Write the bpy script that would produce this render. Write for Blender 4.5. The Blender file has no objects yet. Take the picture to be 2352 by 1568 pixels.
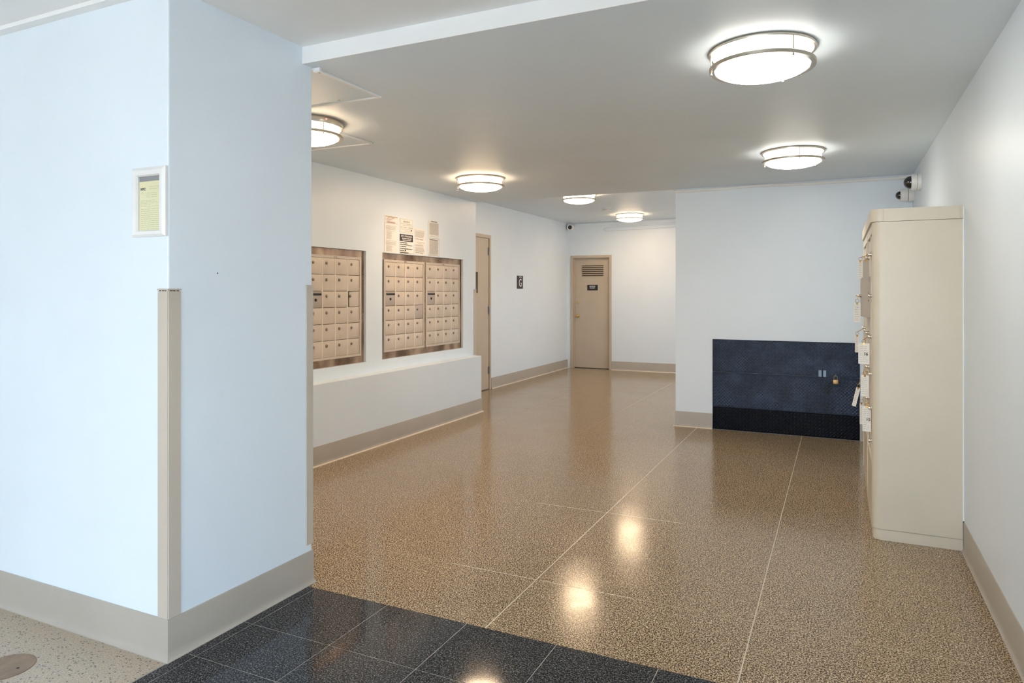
import bpy, bmesh, math, random
from mathutils import Vector, Matrix
random.seed(7)
PI = math.pi
scene = bpy.context.scene
COL = scene.collection

# ------------------------------------------------------------------ camera
F_PX, YAW, V0, HC = 1582.65, 0.443543, 672.16, 1.5
cd = bpy.data.cameras.new('camera')
cd.sensor_width = 36.0
cd.lens = 36.0 * F_PX / 2352.0
cd.shift_y = -(784.0 - V0) / 2352.0
cd.clip_start = 0.05
cam = bpy.data.objects.new('camera', cd)
cam.location = (0, 0, HC)
cam.rotation_euler = (PI / 2, 0, YAW)
COL.objects.link(cam)
scene.camera = cam

# ------------------------------------------------------------------ light, exposure
SKY = (0.68, 0.84, 1.0)
SKY_STRENGTH = 10.6
LAMP_COLOR = (1.0, 0.72, 0.46)       # warm bulbs along the mailbox side and the corridor
LAMP_COLOR_COOL = (1.0, 0.94, 0.83)  # whiter bulbs over the right half of the hall
LAMP_STRENGTH = 38.0
LAMP_STRENGTH_COOL = 26.0
w = bpy.data.worlds.new('overcast_sky')
w.use_nodes = True
scene.world = w
bg = w.node_tree.nodes['Background']
bg.inputs[0].default_value = (*SKY, 1)
bg.inputs[1].default_value = SKY_STRENGTH
FRONT_Y = -6.5          # glazed entrance wall behind the camera
LOBBY_X = -7.5
# portals only guide the sampling of the sky through the glazed openings
SIDE_W = (-2.6, 0.4, 0.05, 1.70)        # side glazing of the lobby, in the right wall behind the camera
END_W = (9.5, 11.2, 1.0, 2.2)        # unseen glazing, added to brighten the corridor from its right end
def portal(loc, rot, sx, sy):
    pl = bpy.data.lights.new('daylight_portal', 'AREA')
    pl.shape = 'RECTANGLE'; pl.size = sx; pl.size_y = sy; pl.cycles.is_portal = True
    po = bpy.data.objects.new('daylight_portal', pl); po.location = loc; po.rotation_euler = rot
    COL.objects.link(po)
GLASS_X = -3.7                           # the glazed entrance runs from here to the right wall
portal(((GLASS_X + 0.655) / 2, FRONT_Y + 0.02, 1.32), (-PI / 2, 0, PI), 4.8, 2.6)
for q in (SIDE_W, END_W):
    portal((0.64, (q[0] + q[1]) / 2, (q[2] + q[3]) / 2), (0, PI / 2, 0), q[3] - q[2], q[1] - q[0])
# high sun on the pavement outside; it only reaches the strip of floor behind the doors
sl = bpy.data.lights.new('sun', 'SUN'); sl.energy = 31.0; sl.angle = math.radians(1.0); sl.color = (1.0, 0.99, 0.98)
so = bpy.data.objects.new('sun', sl); so.rotation_euler = (math.radians(52), 0, math.radians(12)); so.location = (0, -20, 20)
COL.objects.link(so)
scene.view_settings.view_transform = 'Standard'
scene.view_settings.look = 'None'
scene.view_settings.exposure = 0.28
scene.view_settings.gamma = 1.0
scene.view_settings.use_curve_mapping = False
scene.cycles.use_denoising = True
scene.cycles.max_bounces = 12
scene.cycles.diffuse_bounces = 8
scene.cycles.glossy_bounces = 4
scene.cycles.caustics_reflective = False
scene.cycles.caustics_refractive = False
scene.cycles.sample_clamp_indirect = 6.0

# ------------------------------------------------------------------ materials
class NT:
    def __init__(s, name):
        s.m = bpy.data.materials.new(name); s.m.use_nodes = True
        s.t = s.m.node_tree; s.n = s.t.nodes
        s.b = s.n['Principled BSDF']
    def add(s, typ, **kw):
        n = s.n.new(typ)
        for k, v in kw.items():
            if k.startswith('i_'):
                n.inputs[k[2:]].default_value = v
            else:
                setattr(n, k, v)
        return n
    def link(s, a, b): s.t.links.new(a, b)
    def ramp(s, fac, stops, interp='LINEAR'):
        r = s.add('ShaderNodeValToRGB'); r.color_ramp.interpolation = interp
        e = r.color_ramp.elements
        while len(e) < len(stops): e.new(0.5)
        for el, (p, c) in zip(e, stops): el.position = p; el.color = (*c, 1)
        s.link(fac, r.inputs[0]); return r.outputs[0]
    def pos(s): return s.add('ShaderNodeNewGeometry').outputs['Position']
    def noise(s, vec, scale, detail=2.0, rough=0.5, dist=0.0):
        n = s.add('ShaderNodeTexNoise'); n.inputs['Scale'].default_value = scale
        n.inputs['Detail'].default_value = detail; n.inputs['Roughness'].default_value = rough
        n.inputs['Distortion'].default_value = dist
        s.link(vec, n.inputs['Vector']); return n.outputs[0]
    def mix(s, fac, a, b, blend='MIX'):
        n = s.add('ShaderNodeMix', data_type='RGBA', blend_type=blend)
        for i, v in ((0, fac), (6, a), (7, b)):
            if isinstance(v, (int, float)): n.inputs[i].default_value = v
            elif isinstance(v, tuple): n.inputs[i].default_value = (*v, 1)
            else: s.link(v, n.inputs[i])
        return n.outputs[2]
    def bump(s, h, strength=0.1, dist=0.002):
        b = s.add('ShaderNodeBump'); b.inputs['Strength'].default_value = strength
        b.inputs['Distance'].default_value = dist
        s.link(h, b.inputs['Height']); s.link(b.outputs[0], s.b.inputs['Normal'])

def mul(c, k): return tuple(min(1, x * k) for x in c)

def plain(name, color, rough=0.5, metal=0.0, vary=0.06, scale=3.0, bump=0.0, bscale=120.0, coat=0.0, spec=0.5):
    t = NT(name); p = t.pos()
    n = t.noise(p, scale, 4.0, 0.6)
    t.link(t.ramp(n, [(0.3, mul(color, 1 - vary)), (0.7, mul(color, 1 + vary))]), t.b.inputs['Base Color'])
    t.b.inputs['Roughness'].default_value = rough
    t.b.inputs['Metallic'].default_value = metal
    t.b.inputs['Coat Weight'].default_value = coat
    t.b.inputs['Specular IOR Level'].default_value = spec
    if bump: t.bump(t.noise(p, bscale, 2.0), bump)
    return t.m

def paint(name, color, rough=0.42):
    t = NT(name); p = t.pos()
    n = t.noise(p, 1.3, 4.0, 0.6)
    base = t.ramp(n, [(0.3, mul(color, 0.975)), (0.7, mul(color, 1.02))])
    sc = t.noise(p, 9.0, 3.0, 0.7)           # faint scuffs
    scm = t.ramp(sc, [(0.70, (0, 0, 0)), (0.80, (1, 1, 1))])
    fac = t.add('ShaderNodeMath', operation='MULTIPLY'); fac.inputs[1].default_value = 0.10
    t.link(scm, fac.inputs[0])
    t.link(t.mix(fac.outputs[0], base, mul(color, 0.72)), t.b.inputs['Base Color'])
    t.b.inputs['Roughness'].default_value = rough
    t.bump(t.noise(p, 45.0, 3.0), 0.06, 0.004)
    return t.m

def terrazzo(name, stops, scale, rough, tint_scale=0.6, tint=0.12, spec=0.5, chips=None):
    t = NT(name); p = t.pos()
    n = t.noise(p, scale, 2.2, 0.6, 0.5)
    c = t.ramp(n, stops)
    if chips:
        v = t.add('ShaderNodeTexVoronoi', feature='F1'); v.inputs['Scale'].default_value = chips[0]
        t.link(p, v.inputs['Vector'])
        pick = t.add('ShaderNodeSeparateColor'); t.link(v.outputs['Color'], pick.inputs[0])
        a = t.ramp(pick.outputs[0], [(chips[2] - 0.01, (1, 1, 1)), (chips[2] + 0.01, (0, 0, 0))])
        d = t.ramp(v.outputs['Distance'], [(0.30, (1, 1, 1)), (0.42, (0, 0, 0))])
        mm = t.add('ShaderNodeMath', operation='MULTIPLY'); t.link(a, mm.inputs[0]); t.link(d, mm.inputs[1])
        c = t.mix(mm.outputs[0], c, chips[1])
    big = t.noise(p, tint_scale, 3.0, 0.6)
    tn = t.ramp(big, [(0.3, (1 - tint, 1 - tint * 1.05, 1 - tint * 1.15)), (0.7, (1, 1, 1))])
    t.link(t.mix(1.0, c, tn, 'MULTIPLY'), t.b.inputs['Base Color'])
    r = t.ramp(t.noise(p, 2.5, 4.0, 0.6), [(0.3, (rough * 0.8,) * 3), (0.7, (rough * 1.35,) * 3)])
    t.link(r, t.b.inputs['Roughness'])
    t.b.inputs['IOR'].default_value = 1.5
    t.b.inputs['Specular IOR Level'].default_value = spec
    t.bump(n, 0.02, 0.001)
    return t.m

def emitter(name, color, strength):
    t = NT(name)
    t.b.inputs['Base Color'].default_value = (0.9, 0.9, 0.88, 1)
    t.b.inputs['Emission Color'].default_value = (*color, 1)
    t.b.inputs['Emission Strength'].default_value = strength
    return t.m

M = {}
M['wall'] = paint('wall_paint', (0.725, 0.80, 0.87))
M['wall_warm'] = M['wall']
M['ceiling'] = paint('ceiling_paint', (0.725, 0.80, 0.865), 0.5)
M['trim'] = paint('white_trim', (0.82, 0.83, 0.83), 0.5)
M['base'] = plain('vinyl_base', (0.41, 0.37, 0.32), 0.45, vary=0.05, bump=0.03, bscale=60)
M['caulk'] = plain('pale_caulk', (0.66, 0.57, 0.45), 0.5)
M['plate_lug'] = plain('worn_skylit_tread', (0.055, 0.085, 0.15), 0.32, vary=0.75, scale=4, spec=0.35)  # bluish highlight on the lugs painted into their colour, along with wear
M['kick_lug'] = plain('kick_tread', (0.010, 0.014, 0.024), 0.32, vary=0.4, scale=4, spec=0.3)
M['guard'] = plain('corner_guard_vinyl', (0.52, 0.46, 0.39), 0.4, vary=0.03)
M['dark'] = plain('black_void', (0.012, 0.012, 0.014), 0.6)
M['terrazzo'] = terrazzo('brown_terrazzo', [(0.37, (0.035, 0.021, 0.012)), (0.455, (0.10, 0.066, 0.038)), (0.51, (0.31, 0.222, 0.132)), (0.59, (0.66, 0.52, 0.35))], 160, 0.145, spec=0.3)
M['black_tile'] = terrazzo('black_granite', [(0.40, (0.004, 0.005, 0.008)), (0.485, (0.010, 0.012, 0.017)), (0.54, (0.065, 0.07, 0.078)), (0.65, (0.18, 0.18, 0.185))], 165, 0.07, tint=0.05, spec=0.24)
M['lobby'] = terrazzo('tan_terrazzo', [(0.34, (0.36, 0.28, 0.20)), (0.50, (0.50, 0.41, 0.315)), (0.66, (0.63, 0.55, 0.45))], 190, 0.36, chips=(95, (0.10, 0.095, 0.09), 0.24))
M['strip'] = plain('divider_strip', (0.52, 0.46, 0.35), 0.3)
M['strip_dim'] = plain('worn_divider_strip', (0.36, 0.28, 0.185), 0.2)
M['grout'] = plain('grout', (0.33, 0.315, 0.285), 0.6)
M['grout_light'] = plain('grout_light', (0.30, 0.29, 0.28), 0.6)
M['door'] = plain('door_taupe_paint', (0.50, 0.425, 0.335), 0.42, vary=0.04, bump=0.03, bscale=80)
M['nickel'] = plain('brushed_nickel', (0.62, 0.56, 0.47), 0.28, metal=1.0, vary=0.04)
M['diffuser'] = emitter('lamp_diffuser', LAMP_COLOR, LAMP_STRENGTH)
M['diffuser_cool'] = emitter('lamp_diffuser_cool', LAMP_COLOR_COOL, LAMP_STRENGTH_COOL)
M['diffuser_cool_drum'] = emitter('lamp_drum_cool', LAMP_COLOR_COOL, LAMP_STRENGTH_COOL * 0.2)
M['diffuser_drum'] = emitter('lamp_drum', LAMP_COLOR, LAMP_STRENGTH * 0.25)
M['red_led'] = emitter('red_led', (1.0, 0.08, 0.05), 3.0)
M['white_metal'] = plain('white_metal', (0.78, 0.78, 0.77), 0.4)
M['steel'] = plain('steel', (0.45, 0.45, 0.46), 0.35, metal=1.0)
M['brass'] = plain('brass', (0.62, 0.40, 0.14), 0.28, metal=1.0)
M['lockmetal'] = plain('lock_metal', (0.36, 0.29, 0.22), 0.3, metal=1.0)
M['paper'] = plain('paper', (0.84, 0.82, 0.78), 0.7, vary=0.02)
M['ink'] = plain('ink', (0.05, 0.04, 0.04), 0.7)
M['ink_grey'] = plain('grey_ink', (0.46, 0.42, 0.38), 0.7)
M['ink_brown'] = plain('brown_ink', (0.42, 0.25, 0.20), 0.7)
M['yellow'] = plain('yellow_paper', (0.83, 0.80, 0.50), 0.7, vary=0.02)
M['yellow_ink'] = plain('faded_ink', (0.56, 0.54, 0.36), 0.7)
M['grey_card'] = plain('grey_card', (0.29, 0.29, 0.31), 0.6)
M['sign'] = plain('black_sign', (0.012, 0.011, 0.013), 0.35)
M['sign_white'] = plain('white_letters', (0.82, 0.80, 0.78), 0.5)
M['locker'] = plain('locker_beige', (0.63, 0.565, 0.455), 0.36, vary=0.03, bump=0.02, bscale=200)
M['locker_grey'] = plain('locker_greyish', (0.44, 0.395, 0.335), 0.45)
M['mail'] = plain('mailbox_door_paint', (0.60, 0.515, 0.425), 0.36, metal=0.0, vary=0.06, scale=6)
M['mail_dark'] = plain('mailbox_door_grey', (0.43, 0.37, 0.32), 0.4)
M['mail_rim'] = plain('mailbox_rim', (0.57, 0.49, 0.405), 0.35)
M['mail_stile'] = plain('mailbox_stile', (0.78, 0.70, 0.585), 0.35)
M['plate'] = plain('black_tread_plate', (0.013, 0.019, 0.034), 0.36, metal=0.0, vary=0.3, scale=5, spec=0.10)
M['plate_kick'] = plain('black_kick_plate', (0.005, 0.006, 0.010), 0.40, vary=0.3, scale=5, spec=0.04)
M['hinge'] = plain('worn_steel', (0.16, 0.20, 0.25), 0.4, metal=0.5)
M['padlock'] = plain('padlock_brass', (0.50, 0.29, 0.12), 0.4, metal=0.8)
M['lens'] = plain('camera_lens', (0.006, 0.006, 0.008), 0.06, coat=1.0)
M['copper'] = plain('bronze_cover', (0.30, 0.205, 0.135), 0.42, metal=0.55, vary=0.2, scale=14)
M['pavement'] = plain('pavement', (0.40, 0.40, 0.39), 0.8)
M['alu'] = plain('aluminium', (0.55, 0.55, 0.56), 0.35, metal=1.0)

t = NT('worn_skylit_plate'); p = t.pos()
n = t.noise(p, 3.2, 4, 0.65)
t.link(t.ramp(n, [(0.38, (0.006, 0.009, 0.020)), (0.52, (0.010, 0.017, 0.036)), (0.68, (0.028, 0.045, 0.082))]), t.b.inputs['Base Color'])  # bluish mottle paints the sky's reflection into the plate, mixed with worn patches
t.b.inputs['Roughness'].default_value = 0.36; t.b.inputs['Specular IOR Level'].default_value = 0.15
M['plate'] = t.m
t = NT('bronze_surround'); p = t.pos()
mp = t.add('ShaderNodeMapping'); mp.inputs['Scale'].default_value = (1, 1.6, 0.7); t.link(p, mp.inputs[0])
n = t.noise(mp.outputs[0], 2.6, 2.5, 0.55, 0.3)
t.link(t.ramp(n, [(0.34, (0.20, 0.12, 0.075)), (0.5, (0.34, 0.22, 0.145)), (0.64, (0.58, 0.41, 0.28))]), t.b.inputs['Base Color'])
t.b.inputs['Metallic'].default_value = 0.9
t.link(t.ramp(t.noise(p, 5, 4), [(0.3, (0.24,) * 3), (0.7, (0.36,) * 3)]), t.b.inputs['Roughness'])
M['bronze'] = t.m

t = NT('clear_glass')
tr = t.add('ShaderNodeBsdfTransparent'); gl = t.add('ShaderNodeBsdfGlossy'); gl.inputs['Roughness'].default_value = 0.02
fr = t.add('ShaderNodeLayerWeight'); mx = t.add('ShaderNodeMixShader')
fm_ = t.add('ShaderNodeMapRange'); fm_.inputs['From Min'].default_value = .5; fm_.inputs['To Min'].default_value = .05; fm_.inputs['To Max'].default_value = .6
t.link(fr.outputs['Facing'], fm_.inputs['Value'])
t.link(fm_.outputs[0], mx.inputs[0]); t.link(tr.outputs[0], mx.inputs[1]); t.link(gl.outputs[0], mx.inputs[2])
t.link(mx.outputs[0], t.n['Material Output'].inputs[0])
M['glass'] = t.m
M['dark_glass'] = plain('dark_glass', (0.02, 0.028, 0.03), 0.05, coat=0.5)

# ------------------------------------------------------------------ mesh helpers
def box(bm, x0, x1, y0, y1, z0, z1, bev=0.0, seg=2):
    r = bmesh.ops.create_cube(bm, size=1.0)
    vs = r['verts']
    sx, sy, sz = x1 - x0, y1 - y0, z1 - z0
    for v in vs:
        v.co = Vector((x0 + (v.co.x + .5) * sx, y0 + (v.co.y + .5) * sy, z0 + (v.co.z + .5) * sz))
    if bev > 0:
        es = list({e for v in vs for e in v.link_edges})
        bmesh.ops.bevel(bm, geom=es, offset=bev, segments=seg, profile=0.5, affect='EDGES', clamp_overlap=True)
    return bm

def lathe(bm, prof, n=48, mat=None, closed=False):
    """prof: (radius, height) pairs revolved about local z; mat places it."""
    mat = mat or Matrix.Identity(4)
    rings = []
    for r, h in prof:
        if r < 1e-6:
            rings.append([bm.verts.new(mat @ Vector((0, 0, h)))])
        else:
            rings.append([bm.verts.new(mat @ Vector((r * math.cos(2 * PI * k / n), r * math.sin(2 * PI * k / n), h))) for k in range(n)])
    pairs = list(zip(rings[:-1], rings[1:]))
    if closed: pairs.append((rings[-1], rings[0]))
    for a, b in pairs:
        for k in range(n):
            k2 = (k + 1) % n
            if len(a) == 1 and len(b) == 1: continue
            if len(a) == 1: bm.faces.new((a[0], b[k], b[k2]))
            elif len(b) == 1: bm.faces.new((a[k], b[0], a[k2]))
            else: bm.faces.new((a[k], b[k], b[k2], a[k2]))
    return bm

def prism(bm, poly, z0, z1, axis='z'):
    def mk(a, b, h):
        return Vector((a, b, h)) if axis == 'z' else (Vector((a, h, b)) if axis == 'y' else Vector((h, a, b)))
    lo = [bm.verts.new(mk(a, b, z0)) for a, b in poly]
    hi = [bm.verts.new(mk(a, b, z1)) for a, b in poly]
    n = len(poly)
    bm.faces.new(lo[::-1]); bm.faces.new(hi)
    for k in range(n): bm.faces.new((lo[k], lo[(k + 1) % n], hi[(k + 1) % n], hi[k]))
    return bm

def tube(bm, pts, r, n=8, cap=True):
    pts = [Vector(p) for p in pts]
    rings = []
    up = Vector((0, 0, 1))
    for i, p in enumerate(pts):
        d = (pts[min(i + 1, len(pts) - 1)] - pts[max(i - 1, 0)]).normalized()
        ref = up if abs(d.dot(up)) < 0.95 else Vector((1, 0, 0))
        a = d.cross(ref).normalized(); b = d.cross(a).normalized()
        rings.append([bm.verts.new(p + r * (math.cos(2 * PI * k / n) * a + math.sin(2 * PI * k / n) * b)) for k in range(n)])
    for A, B in zip(rings[:-1], rings[1:]):
        for k in range(n): bm.faces.new((A[k], A[(k + 1) % n], B[(k + 1) % n], B[k]))
    if cap: bm.faces.new(rings[0][::-1]); bm.faces.new(rings[-1])
    return bm

def grid_wall(bm, axis, plane, thick, us, vs, holes):
    """slab in the plane axis=plane with rectangular holes; thick is signed."""
    us = sorted(set(us)); vs = sorted(set(vs))
    def mk(u, v, d):
        return Vector((plane + d, u, v)) if axis == 'x' else (Vector((u, plane + d, v)) if axis == 'y' else Vector((u, v, plane + d)))
    G = {}
    def V(i, j, k):
        if (i, j, k) not in G: G[(i, j, k)] = bm.verts.new(mk(us[i], vs[j], thick * k))
        return G[(i, j, k)]
    solid = set()
    for i in range(len(us) - 1):
        for j in range(len(vs) - 1):
            cu, cv = (us[i] + us[i + 1]) / 2, (vs[j] + vs[j + 1]) / 2
            if not any(a < cu < b and c < cv < d for a, b, c, d in holes): solid.add((i, j))
    for (i, j) in solid:
        for k in (0, 1):
            bm.faces.new([V(i, j, k), V(i + 1, j, k), V(i + 1, j + 1, k), V(i, j + 1, k)])
        for di, dj, (a, b), (c, d) in ((-1, 0, (i, j), (i, j + 1)), (1, 0, (i + 1, j), (i + 1, j + 1)), (0, -1, (i, j), (i + 1, j)), (0, 1, (i, j + 1), (i + 1, j + 1))):
            if (i + di, j + dj) not in solid:
                bm.faces.new([V(a, b, 0), V(c, d, 0), V(c, d, 1), V(a, b, 1)])
    bmesh.ops.recalc_face_normals(bm, faces=bm.faces)
    return bm

def smooth_mesh(me, deg=35):
    for p in me.polygons: p.use_smooth = True
    try: me.set_sharp_from_angle(angle=math.radians(deg))
    except Exception: pass

def wloc(o):
    v = Vector(o.location)
    while o.parent: o = o.parent; v = v + Vector(o.location)
    return v

def obj(name, bm, mat, parent=None, smooth=True, kind=None, label=None, at=None, recalc=True):
    """bm is in world metres. With at, the mesh is stored relative to that world point."""
    if recalc: bmesh.ops.recalc_face_normals(bm, faces=bm.faces)
    base = wloc(parent) if parent else Vector((0, 0, 0))
    org = Vector(at) if at is not None else (base if parent else Vector((0, 0, 0)))
    bmesh.ops.translate(bm, verts=bm.verts, vec=-org)
    me = bpy.data.meshes.new(name); bm.to_mesh(me); bm.free()
    if smooth: smooth_mesh(me)
    if mat: me.materials.append(M[mat] if isinstance(mat, str) else mat)
    o = bpy.data.objects.new(name, me); COL.objects.link(o)
    if parent: o.parent = parent; o.location = org - base
    else: o.location = org
    if kind: o['kind'] = kind
    if label: o['label'] = label
    return o

def thing(name, label, cat, loc, group=None):
    o = bpy.data.objects.new(name, None); COL.objects.link(o)
    o.empty_display_size = 0.1
    o.location = loc; o['label'] = label; o['category'] = cat
    if group: o['group'] = group
    return o

def tag(o, label, cat, group=None):
    o['label'] = label; o['category'] = cat
    if group: o['group'] = group
    return o

def struct(name, bm, mat, parent=None, smooth=False, at=None):
    o = obj(name, bm, mat, parent, smooth=smooth, at=at)
    if not parent: o['kind'] = 'structure'
    return o

def copy_tree(o, parent=None):
    c = o.copy(); COL.objects.link(c)
    if parent: c.parent = parent
    for ch in list(o.children): copy_tree(ch, c)
    return c

def BM(): return bmesh.new()

def text_mesh(body, size, place, bold=0.0, align='CENTER', sx=1.0, depth=0.0004):
    cu = bpy.data.curves.new('lettering', 'FONT'); cu.body = body; cu.size = size
    cu.align_x = align; cu.align_y = 'CENTER'; cu.extrude = depth; cu.offset = bold
    cu.resolution_u = 3
    to = bpy.data.objects.new('lettering', cu); COL.objects.link(to)
    dg = bpy.context.evaluated_depsgraph_get(); dg.update()
    me = bpy.data.meshes.new_from_object(to.evaluated_get(dg))
    bpy.data.objects.remove(to); bpy.data.curves.remove(cu)
    me.transform(place @ Matrix.Diagonal((sx, 1, 1, 1)))
    bm = bmesh.new(); bm.from_mesh(me); bpy.data.meshes.remove(me)
    return bm

def frame_x(x, y, z):   # faces +x, reading direction +y
    return Matrix(((0, 0, 1, x), (1, 0, 0, y), (0, 1, 0, z), (0, 0, 0, 1)))
def frame_y(x, y, z):   # faces -y, reading direction +x
    return Matrix(((1, 0, 0, x), (0, 0, -1, y), (0, 1, 0, z), (0, 0, 0, 1)))

def quad(bm, fm, a0, a1, b0, b1, off=0.0):
    vs = [bm.verts.new(fm @ Vector((a, b, off))) for a, b in ((a0, b0), (a1, b0), (a1, b1), (a0, b1))]
    bm.faces.new(vs)

def slab(bm, fm, a0, a1, b0, b1, d0, d1):
    vs = [bm.verts.new(fm @ Vector((a, b, d))) for d in (d0, d1) for a, b in ((a0, b0), (a1, b0), (a1, b1), (a0, b1))]
    for f in ((0, 1, 2, 3), (4, 5, 6, 7), (0, 1, 5, 4), (1, 2, 6, 5), (2, 3, 7, 6), (3, 0, 4, 7)):
        bm.faces.new([vs[i] for i in f])

def word_lines(bm, fm, a0, a1, b_top, n, pitch, h, off, fill=1.0, ragged=0.25, words=True, rnd=None):
    rnd = rnd or random.Random(3)
    for k in range(n):
        b = b_top - k * pitch
        end = a0 + (a1 - a0) * fill * (1 - ragged * rnd.random())
        a = a0
        while a < end - 1e-4:
            L = rnd.uniform(0.010, 0.028) if words else (end - a)
            e = min(a + L, end)
            quad(bm, fm, a, e, b - h, b, off)
            a = e + 0.0035

# ------------------------------------------------------------------ setting: dimensions
PX, PY0, PY1 = -2.468, 1.933, 2.780      # white corner block
RX = 0.655                               # right wall
MX = -4.230                              # mailbox wall
LX = -4.085                              # ledge front
EY = 7.815                               # end wall of the hall / lowered ceiling edge
GX = -4.92                               # corridor left wall
BY = 12.95                               # corridor back wall
ZL, ZH, ZC = 2.750, 2.665, 2.885         # ceiling heights: lobby, hall, corridor
BORD = 2.735                             # black tiles end, terrazzo starts

# ------------------------------------------------------------------ floor
floor = struct('floor', box(BM(), LOBBY_X - .1, 0.9, FRONT_Y - .1, BY + 0.3, -0.12, -0.0012), 'grout')
def floor_piece(name, x0, x1, y0, y1, mat, top=0.0, bev=0.0):
    return struct(name, box(BM(), x0, x1, y0, y1, -0.0013, top, bev, 1), mat, floor, at=((x0 + x1) / 2, (y0 + y1) / 2, 0))
XS = [GX, -4.669, -3.590, -2.511, -1.432, -0.353, RX]
YS = [BORD, 3.310, 4.525, 5.705, 6.920, 8.135, 9.350, 10.560, 11.775, BY]
hx = [0.004] * 7; hx[0] = hx[-1] = 0
g = 0.0028
for i in range(len(XS) - 1):
    for j in range(len(YS) - 1):
        x0, x1, y0, y1 = XS[i], XS[i + 1], YS[j], YS[j + 1]
        if x1 <= MX and y1 < EY: continue
        floor_piece('terrazzo_panel', x0 + (g if i else 0), x1 - (g if i < 5 else 0), y0 + (g if j else 0), y1 - (g if j < len(YS) - 2 else 0), 'terrazzo')
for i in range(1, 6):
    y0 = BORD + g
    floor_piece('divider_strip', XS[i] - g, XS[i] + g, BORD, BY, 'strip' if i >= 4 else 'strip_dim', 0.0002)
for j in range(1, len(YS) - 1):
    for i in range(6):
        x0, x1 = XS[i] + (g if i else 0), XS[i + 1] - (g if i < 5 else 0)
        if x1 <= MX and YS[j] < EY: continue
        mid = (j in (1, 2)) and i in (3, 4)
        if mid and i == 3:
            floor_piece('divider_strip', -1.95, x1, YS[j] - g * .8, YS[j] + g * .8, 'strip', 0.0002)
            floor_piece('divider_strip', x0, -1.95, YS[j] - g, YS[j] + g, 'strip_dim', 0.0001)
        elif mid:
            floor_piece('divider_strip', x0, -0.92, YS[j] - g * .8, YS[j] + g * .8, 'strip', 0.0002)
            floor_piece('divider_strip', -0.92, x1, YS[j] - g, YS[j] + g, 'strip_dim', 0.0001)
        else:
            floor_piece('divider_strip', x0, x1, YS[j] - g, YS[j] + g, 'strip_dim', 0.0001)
# black tiles of the threshold band
TX = [-2.460, -2.402, -1.963, -1.527, -1.090, -0.653, -0.216, 0.221, RX]
TY = [1.40, 1.705, 2.011, 2.316, BORD + .001]
for i in range(len(TX) - 1):
    for j in range(len(TY) - 1):
        floor_piece('black_tile', TX[i] + .0017, TX[i + 1] - .0017, TY[j] + .0017, TY[j + 1] - .0017, 'black_tile', random.uniform(0, 0.0002), 0.0007)
# tan terrazzo of the lobby, in large pours
for x0, x1, y0, y1 in ((LOBBY_X, -4.95, -1.6, PY0), (-4.95, -2.463, -1.6, PY0), (-2.457, RX, -1.6, 1.397), (LOBBY_X, -2.46, FRONT_Y, -1.606), (-2.454, RX, FRONT_Y, -1.606)):
    floor_piece('lobby_terrazzo_panel', x0, x1 - .003, y0, y1, 'lobby')

# ------------------------------------------------------------------ walls and ceilings
q = SIDE_W
struct('wall_right', grid_wall(BM(), 'x', RX, .15, [FRONT_Y, q[0], q[1], EY + .5], [0, q[2], q[3], 3.0], [q]), 'wall')
def side_window(nm, q, n):
    win = bpy.data.objects.new(nm, None); COL.objects.link(win); win['kind'] = 'structure'; win.location = (RX + .1, q[0], q[2])
    st = (q[1] - q[0]) / n
    for k in range(n + 1):
        y = min(max(q[0] + k * st, q[0] + .025), q[1] - .025)
        obj('window_mullion', box(BM(), RX + .05, RX + .11, y - .025, y + .025, q[2], q[3]), 'alu', win)
    for k in range(n):
        obj('window_pane', box(BM(), RX + .075, RX + .080, q[0] + k * st + .03, q[0] + (k + 1) * st - .03, q[2] + .05, q[3] - .05), 'glass', win, smooth=False)
        for z in (q[2], q[3] - .05): obj('window_rail', box(BM(), RX + .05, RX + .11, q[0] + k * st + .03, q[0] + (k + 1) * st - .03, z, z + .05), 'alu', win)
side_window('window_2', SIDE_W, 3)
side_window('added_window_3', END_W, 1)  # added window, out of view, lets daylight into the corridor
struct('wall_corner', box(BM(), LOBBY_X - .15, PX, PY0, PY1, 0, 2.90, 0.006, 2), 'wall')
K1 = 4.25 / 4.23
BANK1 = (3.83, 5.537, 0.815, 1.913)      # y0, y1, z0, z1 of the two recesses
BANK2 = (5.806, 7.486, 0.815, 1.913)
bm = grid_wall(BM(), 'x', MX, -0.15, [PY1 - .1, BANK1[0], BANK1[1], BANK2[0], BANK2[1], EY], [0, BANK1[2], BANK1[3], 2.9], [BANK1, BANK2])
struct('wall_left', bm, 'wall')
struct('wall_left_backing', box(BM(), MX - .30, MX - .151, PY1 - .1, EY, 0, 2.9), 'wall')
struct('wall_left_return', box(BM(), GX - .15, MX - .151, EY - .2, EY, 0, 3.0), 'wall')
struct('wall_left_ledge', box(BM(), MX, LX, PY1, 7.70, 0, 0.706, 0.005, 2), 'wall')
D1 = (8.62, 9.572)                       # door in the corridor's left wall
bm = grid_wall(BM(), 'x', GX, -0.15, [EY - .2, D1[0] + .02, D1[1] - .02, BY + .15], [0, 2.372, 3.0], [(D1[0] + .02, D1[1] - .02, -1, 2.372)])
struct('wall_corridor_left', bm, 'wall')
D2 = (-4.851, -4.004)                    # closet door in the back wall
bm = grid_wall(BM(), 'y', BY, 0.15, [GX - .15, D2[0] + .03, D2[1] - .03, RX + .15], [0, 2.215, 3.0], [(D2[0] + .03, D2[1] - .03, -1, 2.215)])
struct('wall_back', bm, 'wall')
struct('wall_closet', grid_wall(BM(), 'y', BY + .8, .15, [GX - .15, -3.6], [-.1, 3.0], []), 'wall')  # unseen box added behind the closet door to keep sky light out
struct('wall_closet_left', box(BM(), GX - .15, GX - .05, BY + .15, BY + .8, -.1, 3.0), 'wall')
struct('wall_closet_right', box(BM(), -3.7, -3.6, BY + .15, BY + .8, -.1, 3.0), 'wall')
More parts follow.
